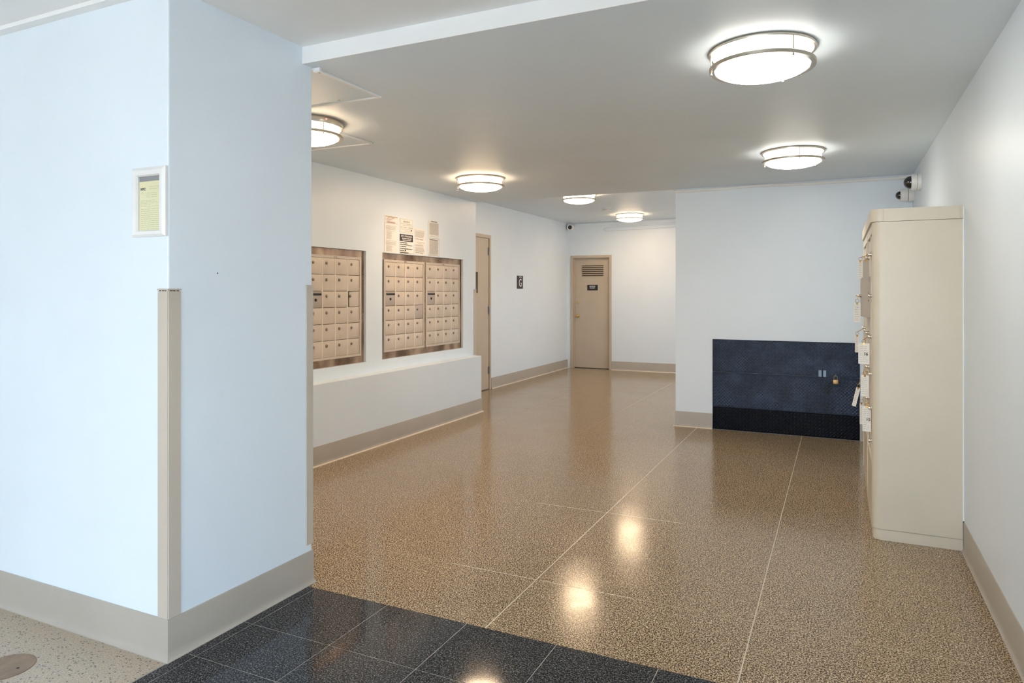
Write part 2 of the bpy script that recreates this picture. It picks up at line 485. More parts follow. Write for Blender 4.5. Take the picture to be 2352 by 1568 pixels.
struct('ceiling_closet', box(BM(), GX - .15, -3.6, BY + .15, BY + .95, 2.9, 3.05), 'ceiling')
struct('floor_closet', box(BM(), GX - .15, -3.6, BY + .3, BY + .95, -.12, -.003), 'grout')
struct('wall_light_block', box(BM(), GX - 1.3, GX - 1.2, EY - .2, BY, -.1, 3.0), 'wall')  # unseen box added behind the corridor door, blocks sky light leaking in
struct('wall_light_block_near', box(BM(), GX - 1.2, GX - .15, EY - .2, EY - .1, -.1, 3.0), 'wall')
struct('wall_light_block_far', box(BM(), GX - 1.2, GX - .15, 10.4, 10.5, -.1, 3.0), 'wall')
struct('ceiling_light_block', box(BM(), GX - 1.3, GX - .15, EY - .2, 10.5, 2.9, 3.05), 'ceiling')
struct('floor_light_block', box(BM(), GX - 1.3, GX - .01, EY + .1, 10.5, -.12, -.004), 'grout')
struct('wall_end', box(BM(), -1.670, RX, EY, EY + .18, 0, 2.9, 0.004, 2), 'wall')
struct('wall_corridor_right', grid_wall(BM(), 'x', RX, .15, [EY + .5, END_W[0], END_W[1], BY + .15], [0, END_W[2], END_W[3], 3.0], [END_W]), 'wall')
struct('ceiling_lobby', box(BM(), LOBBY_X - .15, RX + .15, FRONT_Y - .15, 2.715, ZL, 3.05), 'trim')
struct('ceiling_hall', box(BM(), MX - .3, RX + .15, 2.715, EY, ZH, 3.06, 0.003, 1), 'ceiling')
struct('ceiling_corridor', box(BM(), GX - .15, RX + .15, EY, BY + .15, ZC, 3.05), 'ceiling')
struct('trim_beam', box(BM(), PX, RX, 2.709, 2.7155, ZH - .001, ZL), 'trim')
struct('trim_crown', box(BM(), LOBBY_X, PX + .0, PY0 - .045, PY0, 2.731, ZL + .01), 'trim')
struct('wall_lobby_left', box(BM(), LOBBY_X - .15, LOBBY_X, FRONT_Y, PY0, 0, 3.0), 'wall')
# glazed entrance behind the camera (daylight)
wf = BM()
grid_wall(wf, 'y', FRONT_Y - .15, .15, [LOBBY_X, GLASS_X, RX], [0, 2.62, 3.0], [(GLASS_X, RX + 1, -1, 2.62)])
struct('wall_front', wf, 'wall')
win = bpy.data.objects.new('window_1', None); COL.objects.link(win); win['kind'] = 'structure'; win.location = (-3.4, FRONT_Y - .08, 0)
xs = [GLASS_X + .025, -2.58, -0.97, RX - .025]
for x in xs: obj('window_mullion', box(BM(), x - .025, x + .025, FRONT_Y - .11, FRONT_Y - .05, 0.0, 2.62), 'alu', win)
for a, b in zip(xs[:-1], xs[1:]):
    obj('window_pane', box(BM(), a + .025, b - .025, FRONT_Y - .085, FRONT_Y - .08, 0.06, 2.62), 'glass', win, smooth=False)
    obj('window_sill', box(BM(), a + .025, b - .025, FRONT_Y - .11, FRONT_Y - .05, 0.0, 0.06), 'alu', win)
pv = struct('ground_outside', grid_wall(BM(), 'z', -0.05, -0.2, [-30, LOBBY_X - .2, RX + .16, 26], [FRONT_Y - 40, FRONT_Y - .16, BY + 15], [(LOBBY_X - .2, RX + .16, FRONT_Y - .16, BY + 15)]), 'pavement')

nail = bpy.data.objects['wall_corner']
obj('nail_hole', lathe(BM(), [(0, .0012), (.0028, .0010), (.0032, 0)], 10, Matrix.Translation((PX, 2.180, 1.586)) @ Matrix.Rotation(PI / 2, 4, 'Y')), 'dark', nail)
# ------------------------------------------------------------------ vinyl baseboards with a coved toe
PROF = [(0, 0), (0.017, 0), (0.017, 0.003), (0.012, 0.008), (0.008, 0.018), (0.006, 0.034), (0.006, 0.163), (0.004, 0.168), (0, 0.168)]
def baseboard(name, pts, h=0.170, caulk=False):
    """pts run so that the room lies to the right-hand side."""
    bm = BM(); n = len(pts); P = [Vector((a, b, 0)) for a, b in pts]
    rings = []
    for i in range(n):
        d0 = (P[i] - P[i - 1]).normalized() if i else (P[1] - P[0]).normalized()
        d1 = (P[i + 1] - P[i]).normalized() if i < n - 1 else d0
        n0 = Vector((d0.y, -d0.x, 0)); n1 = Vector((d1.y, -d1.x, 0))
        m = (n0 + n1); m = m / max(1e-6, m.dot(n0))
        rings.append([bm.verts.new(P[i] + m * o + Vector((0, 0, z * h / 0.168))) for o, z in PROF])
    L = len(PROF)
    for A, B in zip(rings[:-1], rings[1:]):
        for k in range(L): bm.faces.new((A[k], A[(k + 1) % L], B[(k + 1) % L], B[k]))
    bm.faces.new(rings[0]); bm.faces.new(rings[-1][::-1])
    o = obj(name, bm, 'base', None, smooth=True); o['kind'] = 'structure'
    if caulk:
        bm = BM(); rings = []
        for i in range(n):
            d0 = (P[i] - P[i - 1]).normalized() if i else (P[1] - P[0]).normalized()
            d1 = (P[i + 1] - P[i]).normalized() if i < n - 1 else d0
            n0 = Vector((d0.y, -d0.x, 0)); n1 = Vector((d1.y, -d1.x, 0)); m = n0 + n1; m = m / max(1e-6, m.dot(n0))
            rings.append([bm.verts.new(P[i] + m * a + Vector((0, 0, z))) for a, z in ((.0165, 0), (.0235, 0), (.0215, .004), (.0165, .0085))])
        for A, B in zip(rings[:-1], rings[1:]):
            for k in range(4): bm.faces.new((A[k], A[(k + 1) % 4], B[(k + 1) % 4], B[k]))
        obj('caulk_line', bm, 'caulk', o, label='pale caulk line at the floor')
    return o
baseboard('baseboard_corner', [(LOBBY_X, PY0), (PX, PY0), (PX, PY1), (MX + .2, PY1)])
baseboard('baseboard_left', [(LX, PY1 + .02), (LX, 7.70), (MX, 7.70)], caulk=True)
baseboard('baseboard_corridor_left', [(GX, D1[1] + .024), (GX, BY)], caulk=True)
baseboard('baseboard_back', [(D2[1] + .002, BY), (RX, BY)], caulk=True)
baseboard('baseboard_end', [(-1.670, EY + .18), (-1.670, EY), (-1.266, EY)], caulk=True)
baseboard('baseboard_end_right', [(0.190, EY), (RX, EY)])
baseboard('baseboard_right', [(RX, 4.728), (RX, FRONT_Y)])
baseboard('baseboard_right_far', [(RX, EY), (RX, 6.46)])

# ------------------------------------------------------------------ ceiling lamps
def ceiling_lamp(label, x, y, zc, twist=0.0, thick=False, led=False, cool=False):
    t = thing('ceiling_lamp', label, 'lamp', (x, y, zc), 'round twin-ring ceiling lamps')
    T = Matrix.Translation((x, y, zc))
    R = 0.244
    pan = 0.044 if thick else 0.016
    lo = -0.082 if not thick else -0.098
    obj('mounting_pan', lathe(BM(), [(0, -.0005), (0.205, -.0005), (0.205, -pan * .5), (0, -pan * .5)], 48, T), 'white_metal', t)
    obj('upper_ring', lathe(BM(), [(R - .012, -.001), (R, -.001), (R + .001, -.004), (R + .001, -pan + .002), (R, -pan), (R - .012, -pan)], 72, T, closed=True), 'nickel', t)
    obj('lower_ring', lathe(BM(), [(R - .024, lo - .010), (R - .003, lo - .010), (R - .001, lo - .008), (R - .001, lo + .006), (R - .003, lo + .008), (R - .006, lo + .008)], 72, T, closed=True), 'nickel', t)
    dome = [(0.2178, lo)]
    for k in range(1, 11):
        a = k / 10 * PI / 2
        dome.append((0.218 * math.cos(a) if k < 10 else 0, lo - 0.052 * math.sin(a)))
    em = 'diffuser_cool' if cool else 'diffuser'
    obj('diffuser_drum', lathe(BM(), [(0.216, -pan * .5 - .001), (0.218, lo)], 64, T), em + '_drum', t)
    obj('diffuser_bowl', lathe(BM(), dome, 64, T), em, t)
    fin = [(0, lo - .0515), (0.006, lo - .0515), (0.007, lo - .055), (0.004, lo - .060), (0, lo - .061)]
    obj('finial', lathe(BM(), fin, 12, T), 'white_metal', t)
    for k in range(3):
        a = twist + k * 2 * PI / 3
        c, s_ = math.cos(a), math.sin(a)
        bm = BM(); tube(bm, [(x + (R - .010) * c, y + (R - .010) * s_, zc - pan * .6), (x + (R - .010) * c, y + (R - .010) * s_, zc + lo - .016)], 0.0035, 8)
        tube(bm, [(x + (R - .010) * c, y + (R - .010) * s_, zc + lo - .014), (x + (R - .010) * c, y + (R - .010) * s_, zc + lo - .020)], 0.006, 8)
        obj('post', bm, 'nickel', t)
    if led:
        a = math.radians(-17)
        obj('indicator_light', lathe(BM(), [(0, 0.0), (0.006, 0.0), (0.005, .003), (0, .004)], 12, T @ Matrix.Translation(((R + .0005) * math.cos(a), (R + .0005) * math.sin(a), -.020)) @ Matrix.Rotation(a, 4, 'Z') @ Matrix.Rotation(PI / 2, 4, 'Y')), 'red_led', t, label='small red indicator')
    return t
ceiling_lamp('largest round ceiling lamp, nearest the camera at the upper right', -0.337, 3.505, ZH, math.radians(-50), cool=True)
ceiling_lamp('round ceiling lamp in front of the end wall with the black tread plate', -0.346, 6.130, ZH, math.radians(-75), cool=True)
ceiling_lamp('round ceiling lamp above the far bank of mailboxes', -3.295, 6.190, ZH, math.radians(-40))
ceiling_lamp('round corridor lamp cut off by the edge of the lowered ceiling', -3.305, 9.150, ZC, math.radians(-130))
ceiling_lamp('farthest round ceiling lamp, hanging before the closet door wall', -3.340, 11.880, ZC, math.radians(-45))
ceiling_lamp('added corridor lamp, unseen behind the pale blue end wall', -0.40, 10.50, ZC, math.radians(-60))  # extra lamp put in to brighten the corridor
ceiling_lamp('ceiling lamp half hidden by the white corner, red dot on its thick rim', -3.290, 3.650, ZH, math.radians(-20), True, True)

# ------------------------------------------------------------------ ceiling access hatches and small ceiling fittings
def hatch(label, x0, x1, y0, y1, z, latch=None, sag=0.0):
    t = thing('access_hatch', label, 'hatch', ((x0 + x1) / 2, (y0 + y1) / 2, z), 'ceiling access hatches')
    f = 0.022
    for a in ((x0, x1, y0, y0 + f), (x0, x1, y1 - f, y1), (x0, x0 + f, y0 + f, y1 - f), (x1 - f, x1, y0 + f, y1 - f)):
        obj('hatch_rim', box(BM(), *a, z - .012, z + .001, .003, 1), 'trim', t)
    obj('hatch_panel', box(BM(), x0 + f + .003, x1 - f - .003, y0 + f + .003, y1 - f - .003, z - .004 - sag, z + .001), 'ceiling', t)
    if latch:
        obj('latch', lathe(BM(), [(0, -.006 - sag), (0.010, -.006 - sag), (0.012, -.003 - sag), (0.012, 0)], 16, Matrix.Translation((latch[0], latch[1], z))), 'steel', t)
    return t
hatch('square hatch in the ceiling beside the top of the white corner', -3.062, -2.452, 2.785, 3.362, ZH, (-2.73, 3.31))
hatch('small hatch in the ceiling behind the lamp with the red dot', -3.90, -3.272, 3.93, 4.375, ZH)
t = thing('ceiling_sensor', 'tiny white clip sensor where the white corner meets the ceiling hatch', 'sensor', (-2.452, 2.80, ZH))
obj('sensor_body', box(BM(), -2.466, -2.424, 2.786, 2.806, ZH - .022, ZH - .0, .003), 'white_metal', t)
obj('sensor_arm', box(BM(), -2.462, -2.452, 2.806, 2.826, ZH - .020, ZH - .006, .002), 'steel', t)
for k, (x, y) in enumerate(((-3.926, 6.620), (-3.915, 6.800))):
    tag(obj('ceiling_anchor', lathe(BM(), [(0, -.008), (.008, -.008), (.014, -.003), (.015, 0), (0, 0)], 16, Matrix.Translation((x, y, ZH))), 'white_metal', at=(x, y, ZH)),
        ['white ceiling anchor plug nearer the posters, left of the lamp', 'white ceiling anchor plug just under the rim of the lamp over the mailboxes'][k], 'anchor')
x, y = -3.43, 10.86
t = thing('smoke_detector', 'white smoke detector on the corridor ceiling between two lamps', 'smoke detector', (x, y, ZC))
TT = Matrix.Translation((x, y, ZC))
obj('detector_base', lathe(BM(), [(0, 0), (.075, 0), (.075, -.014), (.066, -.018), (0, -.018)], 32, TT), 'white_metal', t)
obj('detector_body', lathe(BM(), [(.058, -.018), (.060, -.032), (.054, -.046), (.030, -.052), (0, -.053)], 32, TT), 'white_metal', t)
obj('vent_gap', lathe(BM(), [(.0600, -.020), (.0604, -.0215), (.0600, -.023)], 32, TT), 'dark', t)

# ------------------------------------------------------------------ mailboxes
MP = MX - 0.030                          # bronze sheet sits back in the recess
lock_me = None
def lock_bm():
    T = Matrix.Rotation(PI / 2, 4, 'Y')
    return lathe(BM(), [(0, .012), (.0085, .012), (.010, .010), (.010, .005), (.0145, .004), (.0145, 0)], 14, T)
def mailbox_bank(label, hole, units):
    y0, y1, z0, z1 = hole
    t = thing('mailbox_bank', label, 'mailboxes', (MP, (y0 + y1) / 2, z0))
    e = .0015
    obj('recess_back', box(BM(), MP - .02, MP - .004, y0 + e, y1 - e, z0 + e, z1 - e), 'dark', t, smooth=False)
    # bronze sheet with a window for the units
    a0, a1 = units[0][0], units[-1][1]
    zb, zt = 0.884, 1.846
    for q in ((y0 + e, y1 - e, zt, z1 - e), (y0 + e, y1 - e, z0 + e, zb), (y0 + e, a0, zb, zt), (a1, y1 - e, zb, zt)):
        obj('bronze_surround', box(BM(), MP - .003, MP, *q, 0.0006, 1), 'bronze', t)
    for q in ((y0, y0 + .010, z0, z1), (y1 - .010, y1, z0, z1), (y0 + .010, y1 - .010, z1 - .010, z1), (y0 + .010, y1 - .010, z0, z0 + .006)):
        obj('recess_edge', box(BM(), MP, MP + .004, q[0] + e, q[1] - e, q[2] + e, q[3] - e), 'bronze', t)
    obj('centre_divider', box(BM(), MP - .003, MP + .006, units[0][1] - .002, units[1][0] + .002, zb, zt), 'bronze', t)
    for (u0, u1, special) in units:
        um = .026
        fx0, fx1 = MP - .002, MP + .020
        fr = BM()
        for q in ((u0 + .001, u1 - .001, zt - .026, zt), (u0 + .001, u1 - .001, zb, zb + .022), (u0 + .001, u0 + um, zb + .022, zt - .026), (u1 - um, u1 - .001, zb + .022, zt - .026)):
            obj('unit_rim', box(BM(), fx0, fx1, *q, .002, 1), 'mail_rim', t)
        obj('unit_plate', box(BM(), (u0 + u1) / 2 - .028, (u0 + u1) / 2 + .028, 0, 0, 0, 0) if False else box(BM(), fx1, fx1 + .0012, (u0 + u1) / 2 - .022, (u0 + u1) / 2 + .022, zt - .019, zt - .008), 'bronze', t)
        d0, d1 = u0 + um, u1 - um
        zlo, zhi = zb + .022, zt - .026
        cw, rh = (d1 - d0) / 4, (zhi - zlo) / 6
        obj('inner_back', box(BM(), MP - .0015, MP + .001, d0, d1, zlo, zhi), 'dark', t, smooth=False)
        for k in range(1, 4):
            obj('stile', box(BM(), MP + .001, MP + .019, d0 + k * cw - .0065, d0 + k * cw + .0035, zlo, zhi, .001, 1), 'mail_stile', t)
        proto = None
        for r in range(6):
            for c in range(4):
                yy0, yy1 = d0 + c * cw + .0040, d0 + (c + 1) * cw - .0070
                zz1, zz0 = zhi - r * rh - .0020, zhi - (r + 1) * rh + .0020
                W, Hh = yy1 - yy0, zz1 - zz0
                sp = special.get((r, c))
                org = Vector((MP + .001, yy0, zz0))
                if proto is None and sp is None:
                    proto = obj('mailbox_door', box(BM(), org.x, org.x + .016, yy0, yy1, zz0, zz1, .0018, 2), 'mail', t, at=org)
                    lk = obj('lock', lock_bm(), 'lockmetal', None)
                    lk.parent = proto; lk.location = (.016, W * .30, Hh * .70)
                    continue
                if sp == 'slot':
                    d = obj('outgoing_mail_door', box(BM(), org.x, org.x + .016, yy0, yy1, zz0, zz1, .0018, 2), 'mail_dark', t, at=org, label='greyer door with mail slot')
                    obj('slot_flap', box(BM(), org.x + .016, org.x + .020, yy0 + .010, yy1 - .008, zz1 - .037, zz1 - .012, .002, 1), 'dark', d)
                    obj('slot', box(BM(), org.x + .020, org.x + .0212, yy0 + .014, yy1 - .012, zz1 - .019, zz1 - .015), 'mail_dark', d)
                    k = obj('lock', lathe(BM(), [(0, .007), (.010, .007), (.0135, .004), (.0135, 0)], 16, Matrix.Translation((org.x + .016, (yy0 + yy1) / 2, zz0 + Hh * .47)) @ Matrix.Rotation(PI / 2, 4, 'Y')), 'dark', d)
                    continue
                if proto is None: continue
                n = copy_tree(proto); n.parent = t; n.location = org - wloc(t)
                if sp == 'ajar':
                    # hinged at its far edge, so the near edge stands out of line
                    ang = math.radians(-7)
                    n.rotation_euler = (0, 0, ang)
                    hinge = Vector((0, W, 0)); n.location = n.location + hinge - Matrix.Rotation(ang, 3, 'Z') @ hinge
                    n['label'] = 'door standing slightly open'
                if sp == 'dark':
                    n.data = n.data.copy(); n.data.materials[0] = M['mail_dark']; n['label'] = 'darker replacement door'
    return t
mailbox_bank('recessed mailbox bank beside the white corner, its left part hidden', BANK1, [(3.905, 4.680, {(2, 0): 'slot'}), (4.712, 5.478, {(2, 0): 'slot', (2, 3): 'ajar'})])
mailbox_bank('recessed bronze-framed mailbox bank under the posted paper notices', BANK2, [(5.852, 6.622, {(2, 0): 'slot', (3, 3): 'dark'}), (6.650, 7.418, {(2, 0): 'slot'})])

# ------------------------------------------------------------------ paper notices above the mailboxes
def notice(label, y0, y1, z0, z1, curl=0.003):
    t = thing('paper_notice', label, 'notice', (MX, (y0 + y1) / 2, z0), 'paper notices above the mailboxes')
    bm = BM(); n = 6
    fr = [[bm.verts.new((MX + .0012 + curl * abs(2 * i / n - 1) ** 3 * (0.4 + 0.6 * abs(2 * j / n - 1)), y0 + (y1 - y0) * i / n, z0 + (z1 - z0) * j / n)) for j in range(n + 1)] for i in range(n + 1)]
    bk = [[bm.verts.new(v.co - Vector((.0008, 0, 0))) for v in r] for r in fr]
    for i in range(n):
        for j in range(n):
            bm.faces.new((fr[i][j], fr[i + 1][j], fr[i + 1][j + 1], fr[i][j + 1]))
            bm.faces.new((bk[i][j], bk[i][j + 1], bk[i + 1][j + 1], bk[i + 1][j]))
    rim = [(i, 0) for i in range(n)] + [(n, j) for j in range(n)] + [(n - i, n) for i in range(n)] + [(0, n - j) for j in range(n)]
    for q in range(len(rim)):
        a, b = rim[q], rim[(q + 1) % len(rim)]
        bm.faces.new((fr[a[0]][a[1]], bk[a[0]][a[1]], bk[b[0]][b[1]], fr[b[0]][b[1]]))
    obj('sheet', bm, 'paper', t)
    return t
OFF = 0.0016
def prints(t, bm, mat='ink_grey'):
    o = obj('printed_lines', bm, mat, t, smooth=False, kind='stuff', recalc=False); return o
def rule(bm, y0, y1, z, h=.0016, lift=.0048): quad(bm, frame_x(MX, 0, 0), y0, y1, z - h, z, lift)
def wl(bm, y0, y1, z, n, pitch, h, seed=1, ragged=.25, fill=1.0, lift=.0048):
    word_lines(bm, frame_x(MX, 0, 0), y0, y1, z, n, pitch, h, lift, fill, ragged, True, random.Random(seed))
def tx(t, s, y, z, size, mat='ink', bold=0.0, sx=1.0):
    obj('lettering', text_mesh(s, size, frame_x(MX + .0046, y, z), bold, sx=sx), mat, t, smooth=False, kind='stuff')

a = notice('short notice with reddish print, topmost at the left of the posters', 5.852, 6.078, 2.220, 2.305)
b = BM(); rule(b, 5.862, 6.070, 2.296, .006); wl(b, 5.89, 6.05, 2.282, 1, .01, .005, 2); wl(b, 5.875, 6.0, 2.268, 2, .012, .004, 3, .5); wl(b, 5.88, 6.04, 2.242, 2, .008, .005, 4, .3); rule(b, 5.862, 6.07, 2.226); prints(a, b, 'ink_brown')
a = notice('tall printed notice at the far left, bottom edge on the mailbox frame', 5.838, 6.072, 1.921, 2.219)
b = BM(); rule(b, 5.862, 6.05, 2.198, .003); wl(b, 5.862, 6.05, 2.186, 4, .0085, .0032, 5, .12); wl(b, 5.872, 6.05, 2.146, 1, .008, .003, 6); wl(b, 5.872, 6.05, 2.134, 9, .0088, .0032, 7, .35, .62)
rule(b, 5.86, 6.05, 2.042, .003); wl(b, 5.862, 6.05, 2.030, 4, .0085, .0032, 8, .15); wl(b, 5.87, 6.05, 1.990, 7, .0088, .0032, 9, .4, .7); prints(a, b)
a = notice('white notice headed NOTICE, above the one with a black band', 6.115, 6.362, 2.138, 2.298)
b = BM(); rule(b, 6.124, 6.356, 2.292, .002); rule(b, 6.124, 6.356, 2.150, .002)
for y in (6.124, 6.354): quad(b, frame_x(MX, 0, 0), y, y + .0016, 2.150, 2.292, .0048)
wl(b, 6.135, 6.35, 2.243, 1, .01, .004, 11, .05); wl(b, 6.165, 6.32, 2.229, 1, .01, .004, 12, .1); wl(b, 6.13, 6.35, 2.186, 1, .01, .003, 14, .1); wl(b, 6.20, 6.35, 2.172, 2, .010, .002, 15, .1); prints(a, b)
tx(a, 'NOTICE', 6.24, 2.264, .030, 'ink_grey', sx=1.1)
b = BM()
for k in range(26): 
    yy = 6.135 + .0085 * k
    if k in (4, 5, 13, 14, 15): continue
    quad(b, frame_x(MX, 0, 0), yy, yy + .004, 2.200 + .004 * math.sin(k * 2.3), 2.203 + .004 * math.sin(k * 2.3) + .0035, .0048)
quad(b, frame_x(MX, 0, 0), 6.325, 6.339, 2.168, 2.186, .0048)
o = obj('handwriting', b, 'ink', a, smooth=False, kind='stuff', recalc=False)
a = notice('notice with a black DEPT. OF BUILDINGS band across its top', 6.110, 6.362, 1.920, 2.130)
b = BM(); slab(b, frame_x(MX, 0, 0), 6.112, 6.360, 2.054, 2.128, .0040, .0050); obj('black_band', b, 'ink', a, smooth=False, label='black printed band')
for s_, z, sz in (('DEPT. OF BUILDINGS', 2.106, .0235), ('VIOLATION CALLS', 2.084, .0175), ('COMPLAINTS ETC', 2.066, .0150)):
    pass
obj('lettering', text_mesh('DEPT. OF BUILDINGS', .0235, frame_x(MX + .0054, 6.236, 2.107), .0004, sx=.93), 'sign_white', a, smooth=False, kind='stuff')
b = BM(); word_lines(b, frame_x(MX, 0, 0), 6.150, 6.330, 2.089, 1, .01, .010, .0056, 1, 0, True, random.Random(5)); word_lines(b, frame_x(MX, 0, 0), 6.162, 6.322, 2.071, 1, .01, .009, .0056, 1, 0, True, random.Random(6))
obj('white_print', b, 'sign_white', a, smooth=False, kind='stuff', recalc=False)
b = BM()
for k, (z, f) in enumerate(((2.042, .55), (2.022, .62), (2.000, .5), (1.978, .62), (1.956, .30), (1.936, .65))):
    word_lines(b, frame_x(MX, 0, 0), 6.118, 6.118 + .24 * f, z, 1, .01, .008, .0048, 1, 0, True, random.Random(20 + k))
wl(b, 6.27, 6.35, 2.016, 1, .01, .007, 41, .1); wl(b, 6.24, 6.355, 1.976, 1, .01, .006, 42, .1)
quad(b, frame_x(MX, 0, 0), 6.208, 6.226, 1.947, 1.964, .0048); rule(b, 6.118, 6.355, 1.927, .002)
prints(a, b, 'ink')
a = notice('narrow notice with two signed paragraphs, right of the black band', 6.388, 6.620, 1.921, 2.212)
b = BM(); rule(b, 6.402, 6.60, 2.194, .002); wl(b, 6.402, 6.60, 2.182, 9, .0078, .003, 51, .15); rule(b, 6.402, 6.60, 2.062, .003); wl(b, 6.45, 6.55, 2.052, 1, .008, .003, 52); wl(b, 6.402, 6.60, 2.036, 3, .0075, .003, 53, .2); wl(b, 6.402, 6.60, 2.006, 6, .0078, .003, 54, .15); wl(b, 6.402, 6.60, 1.964, 2, .012, .0025, 55, .15); prints(a, b)
b = BM()
for y0, z in ((6.41, 2.094), (6.50, 2.090), (6.41, 1.942), (6.50, 1.936)):
    for k in range(7): quad(b, frame_x(MX, 0, 0), y0 + k * .010, y0 + k * .010 + .006, z + .004 * math.sin(k * 2), z + .006 + .004 * math.sin(k * 2), .0048)
obj('signature', b, 'ink', a, smooth=False, kind='stuff', recalc=False)
a = notice('densely printed sheet at the far right, upper of the two', 6.680, 6.912, 2.138, 2.330)
b = BM(); wl(b, 6.735, 6.865, 2.322, 1, .01, .008, 61, .02); prints(a, b, 'ink')
b = BM(); wl(b, 6.700, 6.900, 2.300, 16, .0086, .0046, 62, .04); rule(b, 6.70, 6.90, 2.150, .003); prints(a, b, 'ink_grey')
a = notice('densely printed framed sheet at the far right, lower of the two', 6.675, 6.916, 1.921, 2.130)
b = BM(); wl(b, 6.705, 6.885, 2.112, 1, .01, .008, 71, .02); rule(b, 6.68, 6.912, 2.126, .002); rule(b, 6.68, 6.912, 1.928, .002)
quad(b, frame_x(MX, 0, 0), 6.908, 6.9096, 1.928, 2.126, .0048); prints(a, b, 'ink')
b = BM(); wl(b, 6.697, 6.893, 2.096, 18, .0086, .0044, 72, .04); rule(b, 6.70, 6.89, 1.940, .002); prints(a, b, 'ink_grey')

# ------------------------------------------------------------------ framed yellow notice on the lobby face
fx0, fx1, fz0, fz1, fy = -2.671, -2.4695, 1.731, 2.017, PY0
t = thing('notice_frame', 'white frame holding a yellow printed notice, on the left wall', 'frame', (-2.57, fy, fz0))
def mitre(name, poly):
    """bevelled moulding bar, mitred: outer edge on the wall, crown, inner lip."""
    bm = BM()
    (ax, az), (bx, bz), (cx, cz), (dx, dz) = poly       # outer a-b, inner c-d (c by b)
    lv = [(0.0, .000), (0.0, .012), (0.35, .020), (0.85, .018), (1.0, .010), (1.0, .002)]
    A, B = [], []
    for k, dep in lv:
        A.append(bm.verts.new((ax + (dx - ax) * k, fy - dep, az + (dz - az) * k)))
        B.append(bm.verts.new((bx + (cx - bx) * k, fy - dep, bz + (cz - bz) * k)))
    for k in range(len(lv)):
        k2 = (k + 1) % len(lv); bm.faces.new((A[k], A[k2], B[k2], B[k]))
    bm.faces.new(A); bm.faces.new(B[::-1])
    return obj(name, bm, 'white_metal', t, smooth=False)
o_ = [(fx0, fz0), (fx1, fz0), (fx1, fz1), (fx0, fz1)]
i_ = [(fx0 + .034, fz0 + .027), (fx1 - .034, fz0 + .027), (fx1 - .034, fz1 - .036), (fx0 + .034, fz1 - .036)]
for k in range(4): mitre('frame_bar', (o_[k], o_[(k + 1) % 4], i_[(k + 1) % 4], i_[k]))
obj('backing_card', box(BM(), fx0 + .03, fx1 - .03, fy - .003, fy - .001, fz0 + .02, fz1 - .03), 'grey_card', t, smooth=False, label='grey backing card')
pz1 = fz1 - .056
sh = obj('yellow_sheet', box(BM(), fx0 + .035, fx1 - .030, fy - .0045, fy - .0032, fz0 + .022, pz1), 'yellow', t, smooth=False, label='yellow printed sheet')
fmy = frame_y(0, fy - .0045, 0)
b = BM(); R3 = random.Random(9); xa, xb = fx0 + .042, fx1 - .038
word_lines(b, fmy, xa + .055, xb - .004, pz1 - .022, 2, .009, .0018, .0004, 1, .1, True, R3)
word_lines(b, fmy, xa + .035, xb - .015, pz1 - .048, 3, .008, .0018, .0004, 1, .2, True, R3)
word_lines(b, fmy, xa, xa + .03, pz1 - .044, 2, .005, .0012, .0004, 1, .1, True, R3)
word_lines(b, fmy, xa, xb - .01, pz1 - .078, 5, .006, .0016, .0004, 1, .5, True, R3)
word_lines(b, fmy, xa, xb, pz1 - .114, 11, .0082, .0018, .0004, 1, .06, True, R3)
obj('printed_lines', b, 'yellow_ink', sh, smooth=False, kind='stuff', recalc=False)
obj('lettering', text_mesh('NYC', .014, frame_y(xa + .016, fy - .0050, pz1 - .032), .0006), 'ink', sh, smooth=False, kind='stuff')
obj('glazing', box(BM(), fx0 + .033, fx1 - .033, fy - .0085, fy - .0075, fz0 + .026, fz1 - .035), 'glass', t, smooth=False)

# ------------------------------------------------------------------ vinyl corner guards
def corner_guard(label, cx, cy, sx, sy, z0, z1, cap='holes', w=0.055, th=0.006):
    """L section round the outside corner (cx,cy); wings run along -sx and -sy from the corner."""
    t = thing('corner_guard', label, 'corner guard', (cx, cy, z0))
    def sect(e0, e1, w0):
        return [(cx + sx * e1, cy + sy * e1), (cx - sx * w0, cy + sy * e1), (cx - sx * w0, cy + sy * e0), (cx + sx * e0, cy + sy * e0), (cx + sx * e0, cy - sy * w0), (cx + sx * e1, cy - sy * w0)]
    bm = prism(BM(), sect(.0005, th, w), z0, z1 - .010)
    bmesh.ops.recalc_face_normals(bm, faces=bm.faces)
    es = [e for e in bm.edges if abs(e.verts[0].co.z - e.verts[1].co.z) > .1 and abs(e.verts[0].co.x - (cx + sx * th)) + abs(e.verts[0].co.y - (cy + sy * th)) < 1e-4]
    bmesh.ops.bevel(bm, geom=es, offset=.004, segments=3, affect='EDGES')
    obj('guard_profile', bm, 'guard', t)
    obj('end_cap', prism(BM(), sect(.0006, th + .001, w + .003), z1 - .007, z1), 'guard', t)
    obj('cap_neck', prism(BM(), sect(.0006, th - .002, w - .006), z1 - .011, z1 - .006), 'guard', t)
    if cap == 'holes':
        for k, a in enumerate((.010, .024, .042)):
            obj('cap_hole', box(BM(), cx - sx * (a + .004), cx - sx * (a - .004), cy + sy * .002, cy + sy * (th + .0005), z1 - .0105, z1 - .0068), 'dark', t)
            obj('cap_hole', box(BM(), cx + sx * .002, cx + sx * (th + .0005), cy - sy * (a - .005), cy - sy * (a + .005), z1 - .0105, z1 - .0068), 'dark', t)
    return t
corner_guard('tall beige corner guard on the near edge of the white corner, below the frame', PX, PY0, 1, -1, 0.172, 1.517)
corner_guard('beige corner guard on the inner edge of the white corner, beside the mailboxes', PX, PY1, 1, 1, 0.206, 1.540, 'plain', w=.045)
corner_guard('narrow beige corner guard at the far end of the mailbox wall', MX, EY, 1, 1, 0.706, 1.545, 'plain')

